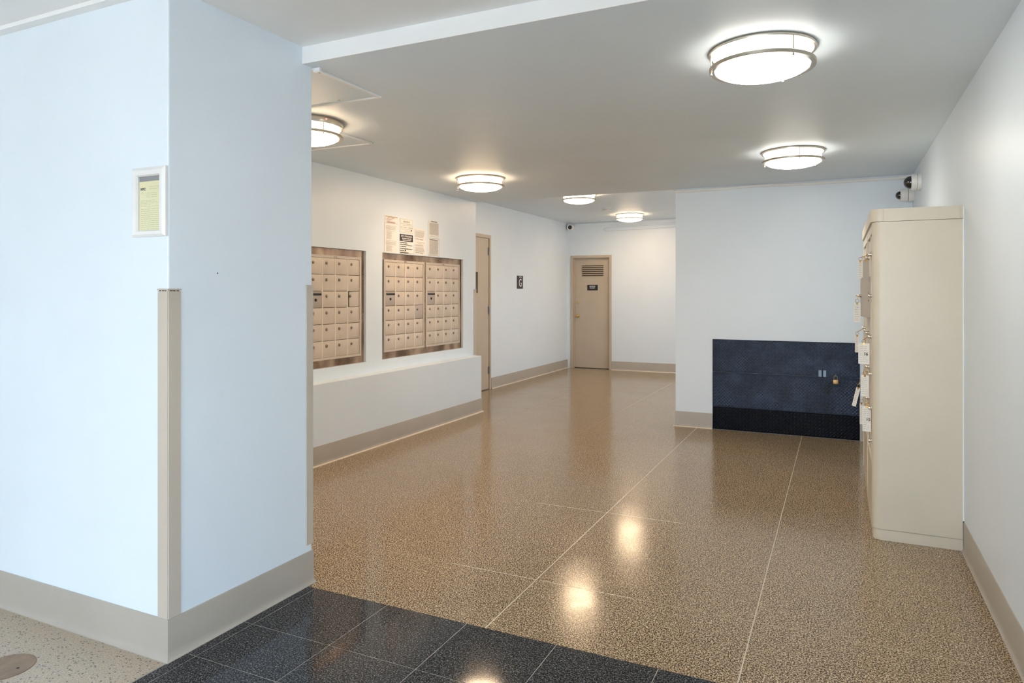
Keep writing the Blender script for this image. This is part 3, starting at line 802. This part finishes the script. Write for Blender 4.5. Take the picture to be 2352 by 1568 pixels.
# ------------------------------------------------------------------ corridor door (left wall)
d = bpy.data.objects.new('door_1', None); COL.objects.link(d); d['kind'] = 'structure'
d['label'] = 'taupe corridor door with a narrow wired window, past the mailbox wall'; d.location = (GX, D1[0], 0)
y0, y1 = D1
zt = 2.394
for q in ((y0, y0 + .052, 0, zt), (y1 - .052, y1 + .0, 0, zt), (y0 + .052, y1 - .052, zt - .052, zt)):
    obj('door_frame', box(BM(), GX - .12, GX + .014, *q, .003, 1), 'door', d)
ly0, ly1, lz1 = y0 + .055, y1 - .055, zt - .055
wy0, wy1, wz0, wz1 = ly0 + .36, 9.150, 1.500, 1.812
bm = grid_wall(BM(), 'x', GX - .004, -.044, [ly0, wy0, wy1, ly1], [.012, wz0, wz1, lz1], [(wy0, wy1, wz0, wz1)])
leaf = obj('door_leaf', bm, 'door', d, smooth=False)
for q in ((wy0 - .02, wy1 + .02, wz1, wz1 + .02), (wy0 - .02, wy1 + .02, wz0 - .02, wz0), (wy0 - .02, wy0, wz0, wz1), (wy1, wy1 + .02, wz0, wz1)):
    obj('window_bead', box(BM(), GX - .006, GX + .006, *q, .002, 1), 'door', leaf)
obj('window_pane', box(BM(), GX - .030, GX - .026, wy0, wy1, wz0, wz1), 'dark_glass', leaf, smooth=False)
for z in (2.144, 1.230, .300):
    bm = BM(); tube(bm, [(GX + .012, ly1 + .001, z - .057), (GX + .012, ly1 + .001, z + .057)], .008, 10)
    for k in (-1, 1): tube(bm, [(GX + .012, ly1 + .001, z + k * .057), (GX + .012, ly1 + .001, z + k * .063)], .0055, 10)
    h = obj('hinge', bm, 'steel', leaf)
    obj('hinge_leaf', box(BM(), GX - .003, GX + .002, ly1 - .030, ly1, z - .055, z + .055), 'steel', leaf, smooth=False)
bm = BM(); lathe(bm, [(0, .012), (.03, .012), (.034, 0)], 24, Matrix.Translation((GX - .003, ly0 + .07, 1.0)) @ Matrix.Rotation(PI / 2, 4, 'Y'))
tube(bm, [(GX + .005, ly0 + .07, 1.0), (GX + .05, ly0 + .07, 1.0), (GX + .055, ly0 + .08, 1.0), (GX + .055, ly0 + .18, 1.0)], .008, 10)
obj('door_handle', bm, 'steel', leaf)

# ------------------------------------------------------------------ closet door (back wall)
d = bpy.data.objects.new('door_2', None); COL.objects.link(d); d['kind'] = 'structure'
d['label'] = 'taupe closet door with a louvre at the top and a brass knob, at the corridor end'; d.location = (-4.43, BY, 0)
x0, x1, zt = D2[0], D2[1], 2.238
for q in ((x0, x0 + .050, 0, zt), (x1 - .050, x1, 0, zt), (x0 + .050, x1 - .050, zt - .052, zt)):
    obj('door_frame', box(BM(), q[0], q[1], BY - .016, BY + .10, q[2], q[3], .003, 1), 'door', d)
for q in ((x0 + .050, x0 + .064, 0, zt - .052), (x1 - .064, x1 - .050, 0, zt - .052), (x0 + .064, x1 - .064, zt - .066, zt - .052)):
    obj('door_stop', box(BM(), q[0], q[1], BY + .022, BY + .05, q[2], q[3], .002, 1), 'door', d)
lx0, lx1, lz0, lz1 = x0 + .056, x1 - .056, .014, zt - .058
LY = BY + .050                           # face of the leaf
vx0, vx1, vz0, vz1 = -4.640, -4.186, 1.808, 2.040
bm = grid_wall(BM(), 'y', LY, .044, [lx0, vx0, vx1, lx1], [lz0, vz0, vz1, lz1], [(vx0, vx1, vz0, vz1)])
leaf = obj('door_leaf', bm, 'door', d, smooth=False)
obj('louvre_back', box(BM(), vx0, vx1, LY + .036, LY + .042, vz0, vz1), 'dark', leaf, smooth=False)
n = 6; ph = (vz1 - vz0) / n
for k in range(n):
    zz = vz0 + k * ph
    obj('louvre_slat', prism(BM(), [(LY - .004, zz + .003), (LY - .004, zz + .008), (LY + .022, zz + ph * .66 + .005), (LY + .022, zz + ph * .66)], vx0, vx1, 'x'), 'door', leaf, smooth=False)
for q in ((vx0 - .012, vx1 + .012, vz1, vz1 + .010), (vx0 - .012, vx0, vz0 - .09, vz1), (vx1, vx1 + .012, vz0 - .09, vz1)):
    obj('louvre_frame', box(BM(), q[0], q[1], LY - .005, LY + .001, q[2], q[3], .0015, 1), 'door', leaf)
obj('louvre_patch', box(BM(), vx0, vx1, LY - .003, LY + .001, vz0 - .085, vz0 + .002, .001, 1), 'door', leaf)
R = Matrix.Rotation(PI / 2, 4, 'X')
kx = -4.718
obj('door_knob', lathe(BM(), [(.034, 0), (.034, .004), (.026, .009), (.013, .014), (.012, .026), (.022, .034), (.0285, .046), (.026, .058), (.016, .064), (0, .065)], 32, Matrix.Translation((kx, LY, 1.038)) @ R), 'brass', leaf, label='round brass knob')
obj('deadbolt', lathe(BM(), [(.024, 0), (.024, .006), (.019, .010), (.010, .010), (.009, .013), (0, .013)], 24, Matrix.Translation((kx + .004, LY, 1.304)) @ R), 'brass', leaf, label='brass deadbolt')
obj('latch_guard', box(BM(), lx0 - .002, lx0 + .010, LY - .004, LY + .001, .93, 1.40), 'steel', leaf)
t = thing('door_sign', 'small black JANITOR CLOSET plaque on the closet door', 'sign', (-4.412, LY, 1.548))
sx0, sx1, sz0, sz1 = -4.522, -4.302, 1.546, 1.656
obj('plaque', box(BM(), sx0, sx1, LY - .006, LY - .0004, sz0, sz1, .002, 1), 'sign', t)
for s_, z in (('JANITOR', 1.625), ('CLOSET', 1.594)):
    obj('lettering', text_mesh(s_, .030, frame_y(-4.412, LY - .0064, z), .0006), 'sign_white', t, smooth=False, kind='stuff')

# floor sign on the corridor's left wall
t = thing('floor_sign', 'black wall sign with a white G, right of the corridor door', 'sign', (GX, 10.66, 1.57))
obj('plaque', box(BM(), GX + .0004, GX + .007, 10.545, 10.782, 1.570, 1.792, .002, 1), 'sign', t)
obj('lettering', text_mesh('G', .190, frame_x(GX + .0074, 10.672, 1.664), .0008, sx=.86), 'sign_white', t, smooth=False, kind='stuff', label='large white letter G')
obj('lettering', text_mesh('FLOOR', .030, frame_x(GX + .0074, 10.668, 1.768), .0004, sx=1.1), 'sign_white', t, smooth=False, kind='stuff', label='small white word')

# ------------------------------------------------------------------ cameras
def dome_camera(label, x, y, z, r, depth, dome_r, tilt=0):
    t = thing('dome_camera', label, 'camera', (x, y, z), 'dome cameras in the far right corner')
    T = Matrix.Translation((x, y, z)) @ Matrix.Rotation(math.radians(tilt), 4, 'Z') @ Matrix.Rotation(-PI / 2, 4, 'Y')
    obj('mounting_base', lathe(BM(), [(0, 0.001), (r, 0.001), (r, depth * .38), (r - .003, depth * .42), (0, depth * .42)], 40, T), 'white_metal', t)
    obj('housing', lathe(BM(), [(0, depth * .45), (r * .985, depth * .45), (r * .985, depth * .86), (r * .93, depth), (dome_r, depth + .002), (0, depth + .002)], 40, T), 'white_metal', t)
    obj('gap_ring', lathe(BM(), [(0, depth * .415), (r * .96, depth * .415), (r * .96, depth * .455), (0, depth * .455)], 40, T), 'dark', t)
    pr = [(dome_r * math.cos(k / 10 * PI / 2) if k < 10 else 0, depth + .002 + dome_r * 1.02 * math.sin(k / 10 * PI / 2)) for k in range(11)]
    obj('dome', lathe(BM(), pr, 32, T), 'lens', t, label='glossy black dome')
    return t
dome_camera('upper white dome camera with black dome, high on the right wall', RX, 7.10, 2.487, .076, .075, .058)
dome_camera('lower white dome camera in the far right corner, over the locker', RX, 7.735, 2.455, .062, .115, .040)
cx, cy, cz = -4.835, 12.86, 2.800
t = thing('turret_camera', 'white ball camera with black face, in the corridor corner above the closet door', 'camera', (cx, BY, cz))
T = Matrix.Translation((cx, BY, cz)) @ Matrix.Rotation(PI / 2, 4, 'X')
obj('mounting_base', lathe(BM(), [(0, 0.001), (.062, 0.001), (.062, .026), (.050, .036), (0, .036)], 32, T), 'white_metal', t)
face = (Vector((0.0, 0.0, 1.5)) - Vector((cx, cy, cz))).normalized()
Q = Matrix.Translation((cx, cy, cz)) @ face.to_track_quat('Z', 'Y').to_matrix().to_4x4()
pr = [(0, -.060)] + [(.062 * math.cos(a), .062 * math.sin(a)) for a in [math.radians(q) for q in range(-70, 46, 10)]] + [(.038, .040)]
obj('ball_housing', lathe(BM(), pr, 32, Q), 'white_metal', t)
obj('camera_face', lathe(BM(), [(.040, .040), (.040, .043), (.020, .047), (0, .048)], 32, Q), 'lens', t, label='black face')
obj('lens_window', lathe(BM(), [(.012, .0475), (.010, .051), (0, .052)], 20, Q), 'sign', t)

# ------------------------------------------------------------------ cables and raceways
t = thing('cable_raceway', 'upper raceway running along the back wall under the ceiling', 'raceway', (-3.4, BY, 2.84))
obj('raceway_body', box(BM(), -4.755, -1.2, BY - .022, BY - .0005, 2.820, 2.872, .004, 2), 'wall', t)
obj('raceway_lid', box(BM(), -4.745, -1.2, BY - .028, BY - .022, 2.826, 2.866, .002, 1), 'wall', t)
t = thing('cable_raceway', 'lower raceway with a looped left end on the back wall', 'raceway', (-3.4, BY, 2.75))
bm = BM(); tube(bm, [(-1.2, BY - .016, 2.800), (-2.78, BY - .016, 2.792), (-3.9, BY - .016, 2.774), (-4.10, BY - .016, 2.768)], .012, 8)
obj('upper_conduit', bm, 'wall', t)
bm = BM(); tube(bm, [(-1.2, BY - .016, 2.740), (-2.78, BY - .016, 2.732), (-3.9, BY - .016, 2.712), (-4.05, BY - .016, 2.707), (-4.13, BY - .016, 2.715), (-4.165, BY - .016, 2.738), (-4.13, BY - .016, 2.762), (-4.09, BY - .016, 2.766)], .012, 8)
obj('lower_conduit', bm, 'wall', t)
pts = [(-1.700, EY - .012, 2.638), (-1.5, EY - .014, 2.636), (-1.115, EY - .014, 2.639), (-0.95, EY - .014, 2.643), (-0.845, EY - .014, 2.645), (-.6, EY - .014, 2.641), (-0.329, EY - .014, 2.636), (.1, EY - .014, 2.635), (0.47, EY - .014, 2.636), (.53, EY - .016, 2.633), (.57, 7.70, 2.628), (.600, 7.45, 2.590), (.625, 7.20, 2.562)]
bm = BM(); tube(bm, pts, .0145, 8)
tag(obj('painted_cable', bm, 'trim', at=(-.3, EY, 2.65)), 'white cable sagging along the top of the end wall to the dome cameras', 'cable')

# ------------------------------------------------------------------ black tread plate covering on the end wall
qx0, qx1 = -1.262, 0.187
t = thing('tread_plate', 'black diamond tread plate covering the bottom of the pale blue end wall', 'metal plate', ((qx0 + qx1) / 2, EY, 0))
def tread(bm, x0, x1, z0, z1, y, pitch=.034):
    # basket-weave lattice turned 45 degrees: every lug points at the flank of its neighbours
    p = pitch / math.sqrt(2); N = int((x1 - x0 + z1 - z0) / p) + 4; q = math.sqrt(.5)
    for i in range(-N, N):
        for j in range(-N, N):
            cx, cz = x0 + (i - j) * p * q, z0 + (i + j) * p * q
            if not (x0 + .012 < cx < x1 - .012 and z0 + .012 < cz < z1 - .012): continue
            a = PI / 4 if (i + j) % 2 else -PI / 4
            L, W, Hh = .0180, .0056, .0040
            ca, sa = math.cos(a), math.sin(a)
            P = lambda u, v, d: bm.verts.new((cx + u * ca - v * sa, y - d, cz + u * sa + v * ca))
            tip0, tip1, s0, s1, r0, r1 = P(-L, 0, 0), P(L, 0, 0), P(0, -W, 0), P(0, W, 0), P(-L * .55, 0, Hh), P(L * .55, 0, Hh)
            for f in ((tip0, s0, r0), (s0, r1, r0), (s0, tip1, r1), (tip1, s1, r1), (s1, r0, r1), (s1, tip0, r0)): bm.faces.new(f)
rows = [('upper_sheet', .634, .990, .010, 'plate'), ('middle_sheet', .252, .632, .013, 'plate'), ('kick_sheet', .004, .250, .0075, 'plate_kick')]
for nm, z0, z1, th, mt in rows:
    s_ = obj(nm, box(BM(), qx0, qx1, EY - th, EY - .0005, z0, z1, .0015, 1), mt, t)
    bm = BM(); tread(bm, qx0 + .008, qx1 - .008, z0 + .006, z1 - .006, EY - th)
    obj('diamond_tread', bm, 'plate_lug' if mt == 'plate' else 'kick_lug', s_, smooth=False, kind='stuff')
# small lockable flap in the plate: hinge on its left, hasp and padlock on its right
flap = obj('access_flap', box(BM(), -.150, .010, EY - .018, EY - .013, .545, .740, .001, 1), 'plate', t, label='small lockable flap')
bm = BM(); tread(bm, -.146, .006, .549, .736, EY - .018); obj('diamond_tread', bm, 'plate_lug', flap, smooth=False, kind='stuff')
for a, b_ in ((-.196, -.164), (-.152, -.122)):
    obj('hinge_leaf', box(BM(), a, b_, EY - .0225, EY - .018, .632, .702, .0015, 1), 'hinge', t)
bm = BM(); tube(bm, [(-.158, EY - .022, .625), (-.158, EY - .022, .710)], .0065, 10); obj('hinge_pin', bm, 'dark', t)
obj('hasp', box(BM(), -.052, -.014, EY - .0235, EY - .018, .628, .680, .002, 1), 'plate', t)
bm = BM(); tube(bm, [(-.033, EY - .023, .646), (-.033, EY - .038, .646), (-.033, EY - .040, .656), (-.033, EY - .038, .664), (-.033, EY - .023, .664)], .004, 8); obj('staple', bm, 'steel', t)
t = thing('padlock', 'brass padlock hanging on the black tread plate', 'padlock', (-.033, EY - .05, .60))
obj('padlock_body', box(BM(), -.060, -.008, EY - .042, EY - .0245, .566, .612, .004, 2), 'padlock', t)
bm = BM(); tube(bm, [(-.050, EY - .034, .610), (-.050, EY - .034, .634)] + [(-.034 + .016 * math.cos(q), EY - .034, .634 + .020 * math.sin(q)) for q in [PI - PI * k / 8 for k in range(1, 8)]] + [(-.018, EY - .034, .634), (-.018, EY - .034, .610)], .004, 8)
obj('shackle', bm, 'steel', t)

# ------------------------------------------------------------------ parcel lockers along the right wall
CF, CB = 0.180, 0.648                    # front and back planes
CY0, CW = 4.735, 0.855
def arc(cx, cy, r, a0, a1, n=8): return [(cx + r * math.cos(math.radians(a0 + (a1 - a0) * k / n)), cy + r * math.sin(math.radians(a0 + (a1 - a0) * k / n))) for k in range(n + 1)]
ROWS = [.430, .640, .850, 1.080, 1.330, 1.610, 1.865]
SP = .345                                # column split, from the unit's near side
def locker_unit(label, y0, first, ajar):
    y1 = y0 + CW - .003
    t = thing('parcel_locker', label, 'locker', ((CF + CB) / 2, (y0 + y1) / 2, 0))
    def outline(front, r, ya, yb):
        if first: return [(CB, ya), (front + r, ya)] + arc(front + r, ya + r, r, 270, 180)[1:] + [(front, yb), (CB, yb)]
        return [(CB, ya), (front, ya), (front, yb), (CB, yb)]
    obj('plinth', prism(BM(), outline(CF + .006, .050, y0 + .003, y1), 0.0005, .066), 'locker', t)
    obj('cap', prism(BM(), outline(CF - .008, .056, y0 - .004 if first else y0, y1), 1.932, 2.008), 'locker', t)
    if first:
        for xx in (CF + .055, CB - .018):
            obj('cap_clip', box(BM(), xx, xx + .007, y0 - .0065, y0 - .0035, 1.934, 2.007, .001, 1), 'locker', t)
    # shell: side panels, back, bottom panel, top rail, stiles
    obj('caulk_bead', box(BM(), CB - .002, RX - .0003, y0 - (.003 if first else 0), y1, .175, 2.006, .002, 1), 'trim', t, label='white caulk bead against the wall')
    if first:
        pl_ = [(CB, y0), (CF + .052, y0)] + arc(CF + .052, y0 + .052, .052, 270, 180)[1:] + [(CF, y0 + .066), (CF + .03, y0 + .066), (CB, y0 + .066)]
        obj('side_panel', prism(BM(), pl_, .0685, 1.930), 'locker', t)
    else:
        obj('side_panel', box(BM(), CF, CB, y0, y0 + .030, .0685, 1.930, .002, 1), 'locker', t)
    ys = y0 + (.066 if first else .030)
    obj('side_panel', box(BM(), CF, CB, y1 - .030, y1, .0685, 1.930, .002, 1), 'locker', t)
    obj('back_panel', box(BM(), CB - .02, CB, ys, y1 - .030, .0685, 1.930), 'locker', t)
    obj('bottom_panel', box(BM(), CF + .004, CF + .022, ys, y1 - .030, .0685, ROWS[0] - .004, .002, 1), 'locker', t)
    obj('top_rail', box(BM(), CF + .002, CF + .024, ys, y1 - .030, ROWS[-1] + .004, 1.930, .002, 1), 'locker', t)
    c0, c1, cs = ys + .004, y1 - .034, y0 + SP
    obj('stile', box(BM(), CF + .004, CF + .026, cs - .008, cs + .008, ROWS[0] - .004, ROWS[-1] + .004, .001, 1), 'locker', t)
    obj('inner_back', box(BM(), CF + .034, CF + .040, ys, y1 - .030, ROWS[0] - .004, ROWS[-1] + .004), 'dark', t)
    for r in range(6):
        za, zb = ROWS[r] + .002, ROWS[r + 1] - .002
        for c, (ya, yb) in enumerate(((c0, cs - .010), (cs + .010, c1))):
            hy = yb - .045
            door = BM(); box(door, CF + .012, CF + .028, ya, yb, za, zb, .002, 1)
            mt = 'locker_grey' if (ajar and r == 4 and c == 1) else 'locker'
            o = obj('locker_door', door, mt, t, at=(CF + .012, ya, za))
            lk = obj('lock', lathe(BM(), [(0, .024), (.007, .024), (.008, .022), (.008, .014), (.0125, .012), (.0125, 0)], 14, Matrix.Translation((CF + .012, hy, (za + zb) / 2 + .01)) @ Matrix.Rotation(-PI / 2, 4, 'Y')), 'nickel', o)
            if mt == 'locker_grey':
                o.rotation_euler = (0, 0, math.radians(7)); o['label'] = 'greyer door standing ajar'
                for zz in (.115, .165):
                    obj('door_hole', lathe(BM(), [(0, .0008), (.007, .0008), (.007, 0)], 12, Matrix.Translation((CF + .012, ya + .13, za + zz)) @ Matrix.Rotation(-PI / 2, 4, 'Y')), 'dark', o)
        if r: 
            obj('rail', box(BM(), CF + .010, CF + .026, ys, y1 - .030, ROWS[r] - .0025, ROWS[r] + .0025), 'locker', t)
    return t
locker_unit('nearer beige parcel locker with rounded corner, end panel towards the camera', CY0, True, True)
locker_unit('farther beige parcel locker, mostly hidden behind the nearer one', CY0 + CW, False, False)

def key_tag(label, x0, x1, ztop, zbot, y, lean=0.0, grey_beige=False, num=None, lock=None, turn=25):
    cx = (x0 + x1) / 2; w = x1 - x0
    t = thing('key_tag', label, 'key tag', (cx, y, zbot), 'key tags hanging from the parcel lockers')
    T = Matrix.Translation((cx, y, ztop)) @ Matrix.Rotation(lean, 4, 'Y') @ Matrix.Rotation(math.radians(-turn), 4, 'Z')
    Hh = ztop - zbot
    fm = T @ Matrix(((1, 0, 0, 0), (0, 0, -1, 0), (0, 1, 0, 0), (0, 0, 0, 1)))
    bm = BM(); slab(bm, fm, -w / 2, w / 2, -Hh, 0, -.001, .001)
    card = obj('card', bm, 'paper' if not grey_beige else 'locker_grey', t, smooth=False)  # grey-beige card in place of white paper
    b = BM(); rr = random.Random(len(label))
    n = max(4, int(Hh / .013))
    word_lines(b, fm, -w / 2 + .006, w / 2 - .006, -.020, n - 1, .0125, .0022, .0014, 1, .25, True, rr)
    obj('printed_lines', b, 'ink_grey', card, smooth=False, kind='stuff', recalc=False)
    if num: obj('lettering', text_mesh(num, .026, fm @ Matrix.Translation((w * .18, -Hh * .52, .0014)), .0008), 'ink', card, smooth=False, kind='stuff')
    b = BM(); slab(b, fm, -.006, .006, -.012, .004, -.0016, .0018); obj('clip', b, 'brass', t, smooth=False)
    # split ring and key up to the lock
    rc = T @ Vector((0, 0, .014))
    b = BM(); pts_ = [rc + Vector((.012 * math.cos(q), 0, .012 * math.sin(q))) for q in [2 * PI * k / 14 for k in range(15)]]
    tube(b, pts_, .0016, 6, cap=False); obj('ring', b, 'brass', t)
    if lock:
        L = Vector(lock); b = BM()
        top = rc + Vector((0, 0, .010))
        tube(b, [L, L + Vector((-.012, 0, .001)), (top + L) / 2 + Vector((0, 0, .008)), top], .0024, 6)
        obj('key', b, 'brass', t)
    return t
xl = CF + .010 - .012
zc = lambda r: (ROWS[r] + ROWS[r + 1]) / 2 + .01
yl1, yl2 = CY0 + SP - .055, CY0 + CW - .082
key_tag('far key tag on the topmost row of the lockers', .118, .152, 1.728, 1.600, 5.50, lock=(xl, yl2, zc(5)), turn=30)
key_tag('shaded key tag on the topmost row, nearest the rounded corner', .138, .174, 1.715, 1.572, 5.06, grey_beige=True, lock=(xl, yl1, zc(5)))
key_tag('white key tag hanging from the ajar grey locker door', .092, .138, 1.428, 1.288, 5.50, lock=(.118, yl2, zc(4)), turn=20)
key_tag('small half-hidden key tag over the top edge of the tread plate', .108, .140, 1.172, 1.040, 5.95, lock=(xl, 6.0, 1.215))
key_tag('large white key tag beside the top of the tread plate', .112, .178, 1.170, 1.034, 5.06, num='16', lock=(xl, yl1, zc(3)), turn=12)
key_tag('key tag with a clear sleeve, second from the bottom of the near column', .126, .176, .962, .822, 5.06, lock=(xl, yl1, zc(2)), turn=25)
key_tag('tilted key tag dangling in front of the tread plate', .106, .138, .825, .690, 5.48, lean=.22, lock=(xl, yl2, zc(2)), turn=40)
key_tag('lowest white key tag, near the locker bottom panel',   .136, .186, .760, .596, 5.05, num='15', lock=(xl, yl1, zc(1) + .02), turn=12)
key_tag('key tag with a reddish clip behind the lowest white tag', .130, .156, .716, .566, 5.50, lock=(xl, yl2, zc(1) + .02))

# ------------------------------------------------------------------ round cleanout cover in the lobby floor
cx, cy, r = -3.016, 1.6227, .103
t = thing('cleanout_cover', 'round bronze cover plate in the tan floor by the left wall', 'floor cover', (cx, cy, 0))
TT = Matrix.Translation((cx, cy, 0))
obj('cover_plate', lathe(BM(), [(0, .0022), (r - .006, .0022), (r - .003, .003), (r, .0015), (r, .0003)], 56, TT), 'copper', t)
for a in (0.3, 0.3 + PI):
    obj('screw', lathe(BM(), [(0, .0030), (.005, .0030), (.006, .0022)], 12, TT @ Matrix.Translation((.055 * math.cos(a), .055 * math.sin(a), 0))), 'dark', t)
